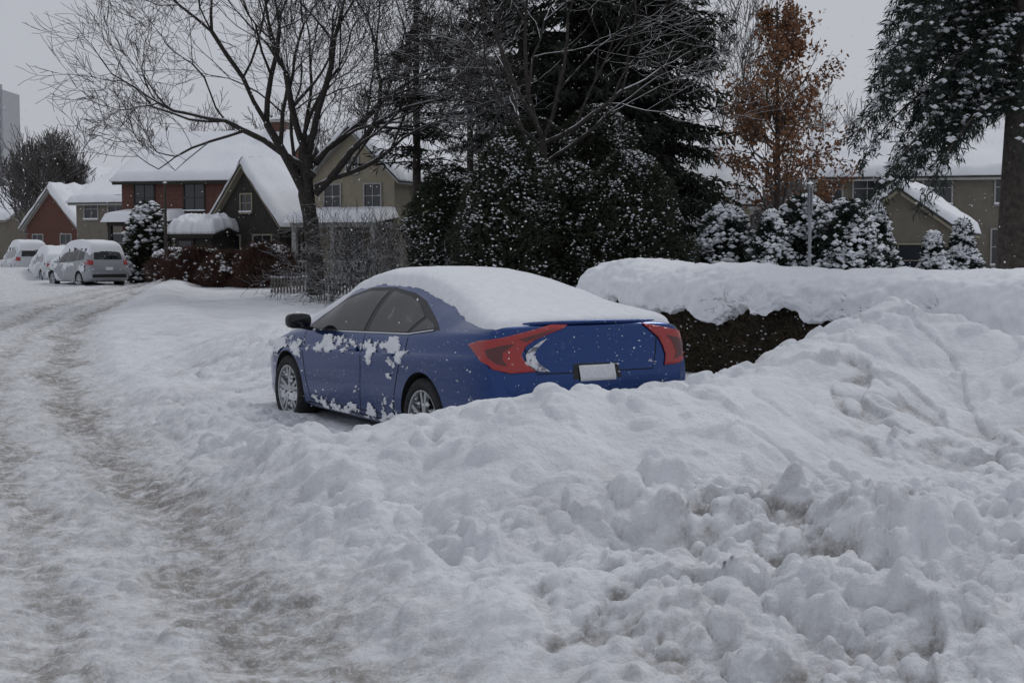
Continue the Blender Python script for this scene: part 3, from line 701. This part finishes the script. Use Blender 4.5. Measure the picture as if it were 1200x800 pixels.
def shrub(name,x,y,rx,ry,h,m,n=6000,snow=500,ls=.16,wk=.02,sb=(.03,.08),cone=False,up=.3,low=.0,lump=.3,z=None):
    y=y*HK
    M=MB(); z0=(ground(x,y)-.1) if z is None else z
    t=rng.rand(n)**.8; az=rng.rand(n)*6.283; 
    prof=(lambda t:(1-t)**.75*1.0+.03) if cone else (lambda t:np.sqrt(np.maximum(0,1-(t*1.0)**2.4))*.95+.05)
    rr=prof(t)*(1-.35*rng.rand(n)**2)*(1+lump*fbm(az*1.6+x,t*5+y,3,int(abs(x*7+y*3))))
    P=np.stack([x+rx*rr*np.cos(az),y+ry*rr*np.sin(az),z0+low+(h-low)*t],1)
    out=np.stack([np.cos(az),np.sin(az),np.full(n,up)],1)
    A=norm(out+rng.randn(n,3)*.5); B=norm(np.cross(A,rng.randn(n,3)))
    M.kites(P,A,B,ls*rng.uniform(.5,1.2,n),wk*rng.uniform(.6,1.4,n),0)
    for i in range(14):
        a=rng.rand()*6.28; r1=.6*rng.rand(); M.tube([(x+rx*.15*math.cos(a),y+ry*.15*math.sin(a),z0),(x+rx*r1*.6*math.cos(a),y+ry*r1*.6*math.sin(a),z0+h*.5),(x+rx*r1*.6*math.cos(a+.3),y+ry*r1*.6*math.sin(a+.3),z0+h*rng.uniform(.6,.9))],[.04,.025,.008],4,1)
    nc=n//4; tc=rng.rand(nc); ac=rng.rand(nc)*6.28; rc=prof(tc)*.62*np.sqrt(rng.rand(nc))
    Pc=np.stack([x+rx*rc*np.cos(ac),y+ry*rc*np.sin(ac),z0+(h*.85)*tc],1); Ac=norm(rng.randn(nc,3)); Bc=norm(np.cross(Ac,rng.randn(nc,3)))
    M.kites(Pc,Ac,Bc,np.full(nc,ls*1.8),np.full(nc,wk*3),0)
    if snow:
        cz=fbm(P[:,0]*2.2,P[:,2]*3+P[:,1]*2,3,5); idx=np.argsort(-(cz+rng.randn(n)*.25+.25*t))[:snow*2]; idx=rng.choice(idx,snow,replace=False)
        M.blobs(P[idx]+A[idx]*ls*.4+[0,0,.02],rng.uniform(sb[0],sb[1],snow),.6,2)
    return M.obj(name,[m,m_bark,m_snow],False)
for (x,y,rx,ry,h) in ((-1.5,24,1.15,1.1,3.5),(-.1,22.5,1.3,1.2,4.0),(1.3,23,1.3,1.2,3.5),(2.6,22.6,1.25,1.1,3.7),(3.3,24.5,1.0,1.0,2.8),(.6,25.5,1.6,1.2,4.8),(2.2,26,1.5,1.2,5.2)):
    shrub('cedar_shrub',x,y,rx,ry,h,m_needle2,14000,1700,.15,.018,(.018,.045),lump=.5)
for (x,y,r,h) in ((4.9,23,.75,2.5),(5.7,22,.7,2.35),(6.6,22.5,.75,2.7),(7.4,22,.8,2.6),(8.2,22.5,.7,2.55),(9.7,23,.5,1.9),(10.6,23.5,.6,2.2)):
    shrub('evergreen_shrub',x,y,r,r,h,m_needle3,5000,1100,.16,.02,(.03,.10),cone=(r<.72),lump=.5)
shrub('snowy_shrub',-15.3,42,1.0,1.0,3.4,m_needle2,5000,700,.25,.03,(.06,.16),lump=.5)
shrub('snowy_shrub',-13.0,39,1.2,1.0,1.2,m_redtwig,5000,300,.3,.012,(.05,.12))
for (x,y,rx,h) in ((-11.6,37,1.4,1.35),(-9.9,36,1.3,1.2),(-8.6,35,1.1,1.5)):
    shrub('bare_shrub',x,y,rx,.8,h,m_redtwig,6000,160,.34,.009,(.04,.10),up=1.3)
for (x,y,rx,h) in ((-5.1,27,.9,2.4),(-4.0,26,1.0,2.0),(-3.1,25,1.0,2.6),(-2.3,23.5,.8,2.0)):
    y=y*HK
    M=MB(); z0=ground(x,y)-.1
    for i in range(11):
        a=rng.rand()*6.28; grow(M,np.array([x+.15*math.cos(a),y+.15*math.sin(a),z0]),norm(np.array([math.cos(a)*.7,math.sin(a)*.7,1])),h*.5,.018,1,4,dict(kids=[1,1,1],up=.0,wob=.22,rmin=.0045,prob=.7))
    M.obj('bare_shrub',[m_branch],True)
# ---------------------------------------------------------------- hedge
def hedge():
    par=empty('hedge')
    hx,hy=-.409,.913; mx_,my_=.913,.409
    def HW(u,v): return (4.24+u*hx+v*mx_, 11.3+u*hy+v*my_)
    u0,u1,v0,v1=-7,8.3,0,1.1; vc=.55
    nu=260;na=40; uu=np.linspace(u0,u1,nu)
    Uq,Aq=np.meshgrid(uu,np.linspace(0,1,na))
    pv=np.interp(Aq,[0,.38,.62,1],[v0+.08,v0+.06,v1-.06,v1-.08]); pz=np.interp(Aq,[0,.38,.62,1],[0,1.05,1.05,0])
    nz=.07*fbm(Uq*4,Aq*9,4,7); vv=pv-np.where(Aq<.5,1,-1)*nz
    endc=np.clip(np.minimum(Uq-u0,u1-Uq)/.25,0,1); vv=vc+(vv-vc)*np.sqrt(endc)
    xx,yy=HW(Uq,vv)
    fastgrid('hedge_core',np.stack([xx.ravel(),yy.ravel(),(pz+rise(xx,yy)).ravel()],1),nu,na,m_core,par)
    n=46000; M=MB(); u=rng.uniform(u0,u1,n); z=rng.uniform(.05,1.15,n); fr=rng.rand(n)<.85
    v=np.where(fr,v0-.02+rng.rand(n)*.12+.05*fbm(u*3,z*4,3,70),rng.uniform(v0,v1,n)); x,y=HW(u,v)
    A=norm(np.array([-mx_*.5,-my_*.5,.45])+rng.randn(n,3)*.6); B=norm(np.cross(A,rng.randn(n,3)))
    PP=np.stack([x,y,z],1)
    M.kites(PP[:26000],A[:26000],B[:26000],rng.uniform(.06,.2,26000),rng.uniform(.002,.005,26000),0)
    M.kites(PP[26000:],A[26000:],B[26000:],rng.uniform(.02,.05,20000),rng.uniform(.007,.016,20000),2)
    idx=rng.choice(n,900); M.blobs(PP[idx]-np.array([mx_,my_,0])*.05,rng.uniform(.008,.02,900),.6,1)
    M.obj('hedge_twigs',[m_twig,m_snow,m_hleaf],False,par)
    nu=800;na=90; uu=np.linspace(u0-.1,u1+.15,nu); th=np.linspace(-.18,1.18,na)*math.pi
    Uq,Tq=np.meshgrid(uu,th); c=np.cos(Tq); s=np.sin(Tq)
    hw=.68+.11*fbm(Uq*.9,Uq*0,3,3); hh=.45+.07*fbm(Uq*.8,Uq*0+4,3,6)
    p=.75; ex=np.sign(c)*np.abs(c)**p; ez=np.where(s>0,np.abs(s)**p,s*.35)
    endc=np.sqrt(np.clip(np.minimum(Uq-u0+.1,u1+.15-Uq)/.45,0.0,1))
    ns=1+.15*fbm(Uq*2.2,Tq*1.6,4,8)+.05*fbm(Uq*7,Tq*5,3,9)+.12*clods(Uq,Tq*.5,.5,12,.6)+.10*clods(Uq,Tq*.5,.17,14,.5)
    drp=.18*fbm(Uq*2.5,Tq*0+c,5,10)
    vv=vc-ex*hw*ns*(.35+.65*endc); zz=1.04+ez*hh*ns*endc+np.where(s<.35,drp*(1-np.clip(s,0,.35)/.35),0)
    xx,yy=HW(Uq,vv); fastgrid('hedge_snow_cap',np.stack([xx.ravel(),yy.ravel(),(zz+rise(xx,yy)).ravel()],1),nu,na,m_snow,par)
hedge()
# ---------------------------------------------------------------- buildings
def brickmat(name,c1,c2,mo,sc=1):
    m=mat(name,c1,.85,spec=.2); b=N(m,'ShaderNodeTexBrick'); b.inputs['Scale'].default_value=4*sc
    b.inputs['Color1'].default_value=(*c1,1); b.inputs['Color2'].default_value=(*c2,1); b.inputs['Mortar'].default_value=(*mo,1)
    b.inputs['Mortar Size'].default_value=.012
    mp=N(m,'ShaderNodeMapping'); mp.inputs['Rotation'].default_value=(math.pi/2,0,0); L(m,coords(m),mp.inputs[0]); L(m,mp.outputs[0],b.inputs['Vector'])
    L(m,b.outputs[0],BS(m).inputs['Base Color']); return m
m_brick=brickmat('red_brick',(.14,.058,.042),(.095,.042,.033),(.16,.14,.13))
m_brown=noisymat('dark_siding',(.05,.045,.042),(.038,.034,.032),5)
m_beige=noisymat('beige_stucco',(.20,.18,.145),(.17,.15,.125),3)
m_cream=noisymat('cream_stucco',(.32,.285,.215),(.28,.25,.19),3)
m_greyw=noisymat('grey_siding',(.25,.26,.28),(.21,.22,.24),3)
m_stone=brickmat('stone_wall',(.20,.18,.16),(.15,.135,.12),(.24,.23,.21),.7)
m_roof=noisymat('shingles',(.05,.045,.043),(.075,.07,.065),12)
m_trimw=noisymat('white_trim',(.40,.40,.39),(.35,.35,.34),6,.6)
m_trimd=noisymat('dark_trim',(.04,.035,.03),(.03,.027,.025),6,.6)
m_win=mat('house_window_glass',(.02,.024,.03),.08,spec=.7)
m_hi=noisymat('hazed_tower_concrete',(.36,.37,.39),(.33,.34,.36),1)  # pale grey with the haze in front of the tower painted in
def window(M,face,w,dp,cx,z,ww,wh,ga=None):
    def bx(a0,a1,o0,o1,z0,z1,mi):
        if face=='F': M.box(cx+a0,cx+a1,-dp/2-o1,-dp/2-o0,z0,z1,mi)
        elif face=='R': M.box(w/2+o0,w/2+o1,cx+a0,cx+a1,z0,z1,mi)
        else: M.box(-w/2-o1,-w/2-o0,cx+a0,cx+a1,z0,z1,mi)
    t=.06
    bx(-ww/2-t,-ww/2,-.05,.06,z-t,z+wh+t,0); bx(ww/2,ww/2+t,-.05,.06,z-t,z+wh+t,0)
    bx(-ww/2,ww/2,-.05,.06,z+wh,z+wh+t,0); bx(-ww/2-.05,ww/2+.05,-.05,.10,z-t-.04,z-.002,0)
    bx(-ww/2,ww/2,-.05,.012,z,z+wh,1)
    bx(-.015,.015,.014,.035,z,z+wh,0); bx(-ww/2,ww/2,.014,.032,z+wh*.5-.015,z+wh*.5+.015,0)
    bx(-ww/2-.06,ww/2+.06,.0,.13,z-.035,z+.03,2)
def house(name,x,y,rz,w,dp,wh,rh,wall,axis='x',snow=.28,wins=(),door=None,chim=None,porch=None,trim=None,ov=.35,z=None):
    y=y*HK
    trim=trim or m_trimw
    par=empty(name,(x,y,(float(rise(np.array(x),np.array(y)))+.1) if z is None else z),math.radians(rz))
    M=MB(); hw,hd=w/2,dp/2; z0,z1=-.6,wh
    B8=[(-hw,-hd,z0),(hw,-hd,z0),(hw,hd,z0),(-hw,hd,z0),(-hw,-hd,z1),(hw,-hd,z1),(hw,hd,z1),(-hw,hd,z1)]
    if axis=='x': V=B8+[(-hw,0,z1+rh),(hw,0,z1+rh)]; F=[[0,1,5,4],[2,3,7,6],[1,2,6,9,5],[3,0,4,8,7]]
    else: V=B8+[(0,-hd,z1+rh),(0,hd,z1+rh)]; F=[[1,2,6,5],[3,0,4,7],[0,1,5,8,4],[2,3,7,9,6]]
    mkobj('walls',V,F,[wall],None,False,par)
    half=(dp if axis=='x' else w)/2; run=half+ov; dz=rh/half
    ln=(w if axis=='x' else dp)/2+ov
    def slabs(nm,m,t0,t1,ex,nseg=1):
        for sg in (-1,1):
            r=run+ex; l=ln+ex
            if nseg>1:
                ns,nl=20,40
                S_,Lq=np.meshgrid(np.linspace(0,1,ns),np.linspace(-1,1,nl))
                ed=np.minimum(np.minimum(1-np.abs(Lq),1-S_)*l*1.0,.3)/.3
                th=t0+(t1-t0)*(np.sqrt(np.clip(1-(1-ed)**2,0,1))*.8+.2)*(1+.35*fbm(S_*4+x,Lq*6+y,4,4))
                zc=wh+rh-dz*S_*r
                a=Lq*(l+.08*fbm(S_*6,Lq*0+sg,3,8)); b=sg*S_*(r+.10*fbm(Lq*8,S_*0+sg,3,9)*S_)
                top=np.stack([a,b,zc+th],-1); bot=np.stack([a,b,zc+t0],-1)
                if axis=='y': top=top[...,[1,0,2]]; bot=bot[...,[1,0,2]]
                V=np.concatenate([top.reshape(-1,3),bot.reshape(-1,3)]); g_=grid_faces(ns,nl); o_=ns*nl
                F=g_.tolist()+(g_+o_)[:,::-1].tolist()
                for i in range(ns-1):
                    F.append([i,i+o_,i+1+o_,i+1]); k_=(nl-1)*ns+i; F.append([k_,k_+1,k_+1+o_,k_+o_])
                for j in range(nl-1):
                    k_=j*ns+ns-1; F.append([k_,k_+o_,k_+ns+o_,k_+ns])
                mkobj(nm,V,F,[m],None,True,par)
            else:
                pts=[(-l,0,wh+rh+t0),(l,0,wh+rh+t0),(l,sg*r,wh+rh-dz*r+t0),(-l,sg*r,wh+rh-dz*r+t0)]
                V=pts+[(p[0],p[1],p[2]+t1-t0) for p in pts]
                if axis=='y': V=[(b,a,c) for a,b,c in V]
                mkobj(nm,V,[[0,1,2,3],[7,6,5,4],[0,4,5,1],[1,5,6,2],[2,6,7,3],[3,7,4,0]],[m],None,False,par)
    slabs('roof',m_roof,.005,.09,0)
    slabs('fascia',trim,-.10,.003,-.03)
    slabs('snow_on_roof',m_snow,.092,.092+snow,.05,2)
    M=MB()
    for wn in wins: window(M,wn[0],w,dp,*wn[1:])
    if door:
        cx,dw,dh=door; M.box(cx-dw/2-.1,cx+dw/2+.1,-dp/2-.07,-dp/2+.05,0,dh+.1,0); M.box(cx-dw/2,cx+dw/2,-dp/2-.09,-dp/2-.072,0,dh,1)
    if M.n: M.obj('windows',[trim,m_win,m_snow],False,par)
    if chim:
        cx,cy,ch=chim; M=MB(); M.box(cx-.4,cx+.4,cy-.3,cy+.3,wh,wh+rh+ch,0); M.box(cx-.46,cx+.46,cy-.36,cy+.36,wh+rh+ch,wh+rh+ch+.1,1)
        M.blobs([(cx,cy,wh+rh+ch+.15)],[.45],.5,2); M.obj('chimney',[m_brick,m_trimw,m_snow],False,par)
    if porch:
        x0,x1,pd,ph=porch; M=MB()
        for px in (x0+.12,(x0+x1)/2,x1-.12): M.box(px-.09,px+.09,-dp/2-pd+.06,-dp/2-pd+.24,-.4,ph,0)
        M.box(x0,x1,-dp/2-pd+.03,-dp/2-.002,ph,ph+.22,0); M.box(x0,x1,-dp/2-pd,-dp/2-.003,-.5,.15,0)
        M.box(x0,x1,-dp/2-pd+.02,-dp/2-pd+.06,.85,.93,0)
        k=x0+.2
        while k<x1: M.box(k-.02,k+.02,-dp/2-pd+.025,-dp/2-pd+.055,.15,.85,0); k+=.16
        M.obj('porch',[trim],False,par)
        nx,ny=24,12; A,B=np.meshgrid(np.linspace(x0-.2,x1+.2,nx),np.linspace(-dp/2-pd-.2,-dp/2,ny))
        ed=np.minimum.reduce([A-x0+.2,x1+.2-A,B+dp/2+pd+.2])/.3; q=np.clip(ed,0,1)
        Z=ph+.2+(snow+.12)*np.sqrt(1-(1-q)**2)+.12*(B+dp/2+pd)
        fastgrid('snow_on_porch',np.stack([A.ravel(),B.ravel(),Z.ravel()],1),nx,ny,m_snow,par)
    return par
W2=[('F',-2.6,3.1,1.0,1.2),('F',0,3.1,1.0,1.2),('F',2.6,3.1,1.0,1.2),('F',-2.6,.8,1.2,1.3),('F',2.6,.8,1.2,1.3),('R',-1.5,3.1,1,1.2),('R',1.5,3.1,1,1.2),('L',0,3.1,1,1.2),('L',-1.8,.8,1.2,1.3)]
house('brick_house',-14.0,50,-14,7.6,8,4.6,2.2,m_brick,'x',.30,W2,(0,.95,2.1),(2.6,0,.7),(-3.6,-.6,1.8,2.35),trim=m_trimd)
house('brown_gable_house',-9.2,43.5,-34,3.7,6.5,2.6,2.2,m_brown,'y',.30,[('F',0,2.9,.6,.7),('F',-.9,.7,1.0,1.2),('F',.9,.7,1.0,1.2),('R',-1.4,.8,1.1,1.2),('R',1.2,.8,1.1,1.2)],trim=m_cream)
house('garden_shed',-12.7,41.5,-20,1.7,1.9,1.95,.22,m_brown,'x',.55,[('F',.35,.9,.4,.6)],(-.35,.6,1.7),trim=m_trimd,ov=.2)
house('beige_house',-21.3,60,-20,5.5,8,4.0,1.8,m_beige,'x',.30,W2[1:2]+[('F',-1.7,3,.9,1.1),('F',1.7,3,.9,1.1),('F',1.7,.8,1.2,1.2)],(0,.95,2.1))
house('cream_house',-5.0,42,-22,3.7,7,4.3,1.8,m_cream,'y',.30,[('F',0,4.4,.5,.6),('F',-.9,3.0,.7,.9),('F',.9,3.0,.7,.9),('R',-1.5,2.8,.9,1.0),('R',1.5,2.8,.9,1.0)],(0,.9,2.0),None,(-1.85,1.85,1.7,2.2))
house('brown_house',2.6,38,-8,6.5,7,5.2,2.8,m_brown,'y',.3,[('F',0,5.1,1,1.1),('F',-1.6,3.0,1,1.2),('F',1.6,3.0,1,1.2)],trim=m_cream)
house('cream_bungalow',5.5,35,-8,5.4,6,3.0,1.5,m_cream,'x',.42,[('F',2.0,1.4,.9,1.1),('F',.3,1.2,1.1,1.2),('R',0,1.4,1,1.2)],None,None,(.6,2.5,1.5,1.75))
house('beige_stucco_house',17.2,41,-14,9,8,4.2,1.6,m_beige,'x',.30,W2+[('F',-3.9,3.1,.7,1.2),('F',4,3.1,.6,1.2)],(0,.95,2.1))
house('garage',13.6,34,-24,3.2,6,2.2,1.15,m_beige,'y',.3,[('F',0,.6,1.6,1.0)],trim=m_cream)
house('house_with_grey_siding',-33,84,-30,6,8,4.6,3.0,m_greyw,'y',.45,[('F',-1.5,3,1,1.3),('F',1.5,3,1,1.3),('F',0,1,1.6,1.3)])
house('small_brick_house',-30,72,-30,5,8,3.0,2.4,m_brick,'y',.45,[('F',-1.4,1,1,1.3),('F',1.4,1,1,1.3)])
house('house_with_grey_siding',-37,96,-30,11,9,5.2,3.2,m_greyw,'x',.45,[('F',-3,3,1,1.3),('F',3,3,1,1.3)])
house('beige_house',-46,92,-30,9,9,4,2.6,m_beige,'x',.45,[('F',-3,1,1,1.3),('F',3,1,1,1.3)])
house('stone_house',30,52,-10,9,8,5,2.4,m_stone,'x',.35,W2)
M=MB(); ty=342; M.box(-134,-126.5,ty,ty+12,0,42,0)
for i in range(13):
    for j in range(3): M.box(-133.5+j*2.4,-131.9+j*2.4,ty-.1,ty-.03,2.5+i*3,4.3+i*3,1)
M.box(-132,-129,ty+2,ty+7,42,44,0); M.obj('apartment_tower',[m_hi,mat('tower_windows',(.18,.19,.21),.3)],False)
M=MB(); p0=np.array([-7.6,31.5*HK]); p1=np.array([-4.2,30.0*HK]); Lf=np.linalg.norm(p1-p0); t=norm(p1-p0); nn=np.array([-t[1],t[0]])
k=0
while k<Lf:
    c=p0+t*k; z=ground(c[0],c[1])-.2
    a=c-t*.035;b=c+t*.035
    V=[(*(a-nn*.01),z-.3),(*(b-nn*.01),z-.3),(*(b+nn*.01),z-.3),(*(a+nn*.01),z-.3),(*(a-nn*.01),z+.62),(*(b-nn*.01),z+.62),(*(b+nn*.01),z+.62),(*(a+nn*.01),z+.62),(*c,z+.70)]
    M.add(V[:8],[[0,1,5,4],[1,2,6,5],[2,3,7,6],[3,0,4,7]],0); M.add([V[4],V[5],V[6],V[7],V[8]],[[0,1,4],[1,2,4],[2,3,4],[3,0,4]],0)
    M.blobs([(*c,z+.70)],[.05],.7,1); k+=.13
for zz in (-.05,.3):
    a=p0+nn*.03;b=p1+nn*.03; za=ground(*p0)+zz; zb=ground(*p1)+zz; M.tube([(*a,za),(*b,zb)],[.03,.03],4,0)
M.obj('picket_fence',[noisymat('weathered_wood',(.15,.135,.12),(.11,.10,.09),8),m_snow],False)
M=MB(); x,y=6.05,20.3*HK; z=ground(x,y); M.tube([(x,y,z-.2),(x,y,z+2.75)],[.035,.035],10,0); M.box(x-.012,x+.012,y-.2,y+.2,z+2.15,z+2.7,0); M.blobs([(x,y,z+2.79)],[.06],.7,1)
M.obj('street_sign_post',[mat('galvanised_steel',(.25,.26,.28),.45,metal=.6),m_snow],False)
M=MB(); x,y=-13.0,37.5*HK; z=ground(x,y); M.tube([(x,y,z-.2),(x,y,z+3.6)],[.06,.05],10,0); M.blobs([(x,y,z+3.62)],[.08],.7,1); M.obj('wooden_post',[m_bark,m_snow],False)
M=MB()
for k,(a,b,s) in enumerate((((5.5,34,8.1),(20,30,7.2),.1),((5.5,34.4,8.3),(20,30,7.5),.1))):
    a=np.array(a);b=np.array(b); tt=np.linspace(0,1,30); P=a+(b-a)*tt[:,None]; P[:,2]-=s*4*tt*(1-tt)*.6; M.tube(P,[.012]*30,5,0)
M.obj('overhead_cable',[m_dark],True)
n=2800; yy=5+rng.rand(n)**.8*32; P=np.stack([(rng.rand(n)-.5)*.95*yy,yy,rng.rand(n)*.30*yy+.1*rng.rand(n)],1)
M=MB(); M.blobs(P,rng.uniform(.0022,.0045,n)*(1+yy*.05),1,0); M.obj('falling_snow',[m_snow],False)
# ---------------------------------------------------------------- world, sun, camera
EL,AZ=math.radians(48),math.radians(40)
w=bpy.data.worlds.new('World'); scene.world=w; w.use_nodes=True; nt=w.node_tree
bg=nt.nodes['Background']; sky=nt.nodes.new('ShaderNodeTexSky'); sky.sky_type='NISHITA'; sky.sun_disc=False
sky.sun_elevation=EL; sky.sun_rotation=AZ; sky.air_density=1.5; sky.dust_density=4
hs=nt.nodes.new('ShaderNodeHueSaturation'); hs.inputs['Saturation'].default_value=.15; nt.links.new(sky.outputs[0],hs.inputs['Color'])
mx=nt.nodes.new('ShaderNodeMix'); mx.data_type='RGBA'; mx.inputs[0].default_value=.92
nt.links.new(hs.outputs[0],mx.inputs[6]); mx.inputs[7].default_value=(4.6,4.8,5.3,1)
nt.links.new(mx.outputs[2],bg.inputs[0]); bg.inputs[1].default_value=.1
sl=bpy.data.lights.new('sun','SUN'); sl.energy=.7; sl.angle=math.radians(14); sl.color=(1,.985,.96)
so=bpy.data.objects.new('sun',sl); COL.objects.link(so)
sd=Vector((math.sin(AZ)*math.cos(EL),math.cos(AZ)*math.cos(EL),math.sin(EL)))
so.rotation_euler=sd.to_track_quat('Z','Y').to_euler()
cam=bpy.data.cameras.new('camera'); cam.lens=48; cam.sensor_width=36; cam.clip_end=3000; cam.clip_start=.05
co=bpy.data.objects.new('camera',cam); COL.objects.link(co); co.location=(0,0,1.65)
co.rotation_euler=(math.radians(90)-math.atan(104/1600),0,0); scene.camera=co
scene.view_settings.view_transform='Standard'; scene.view_settings.look='None'; scene.view_settings.exposure=0
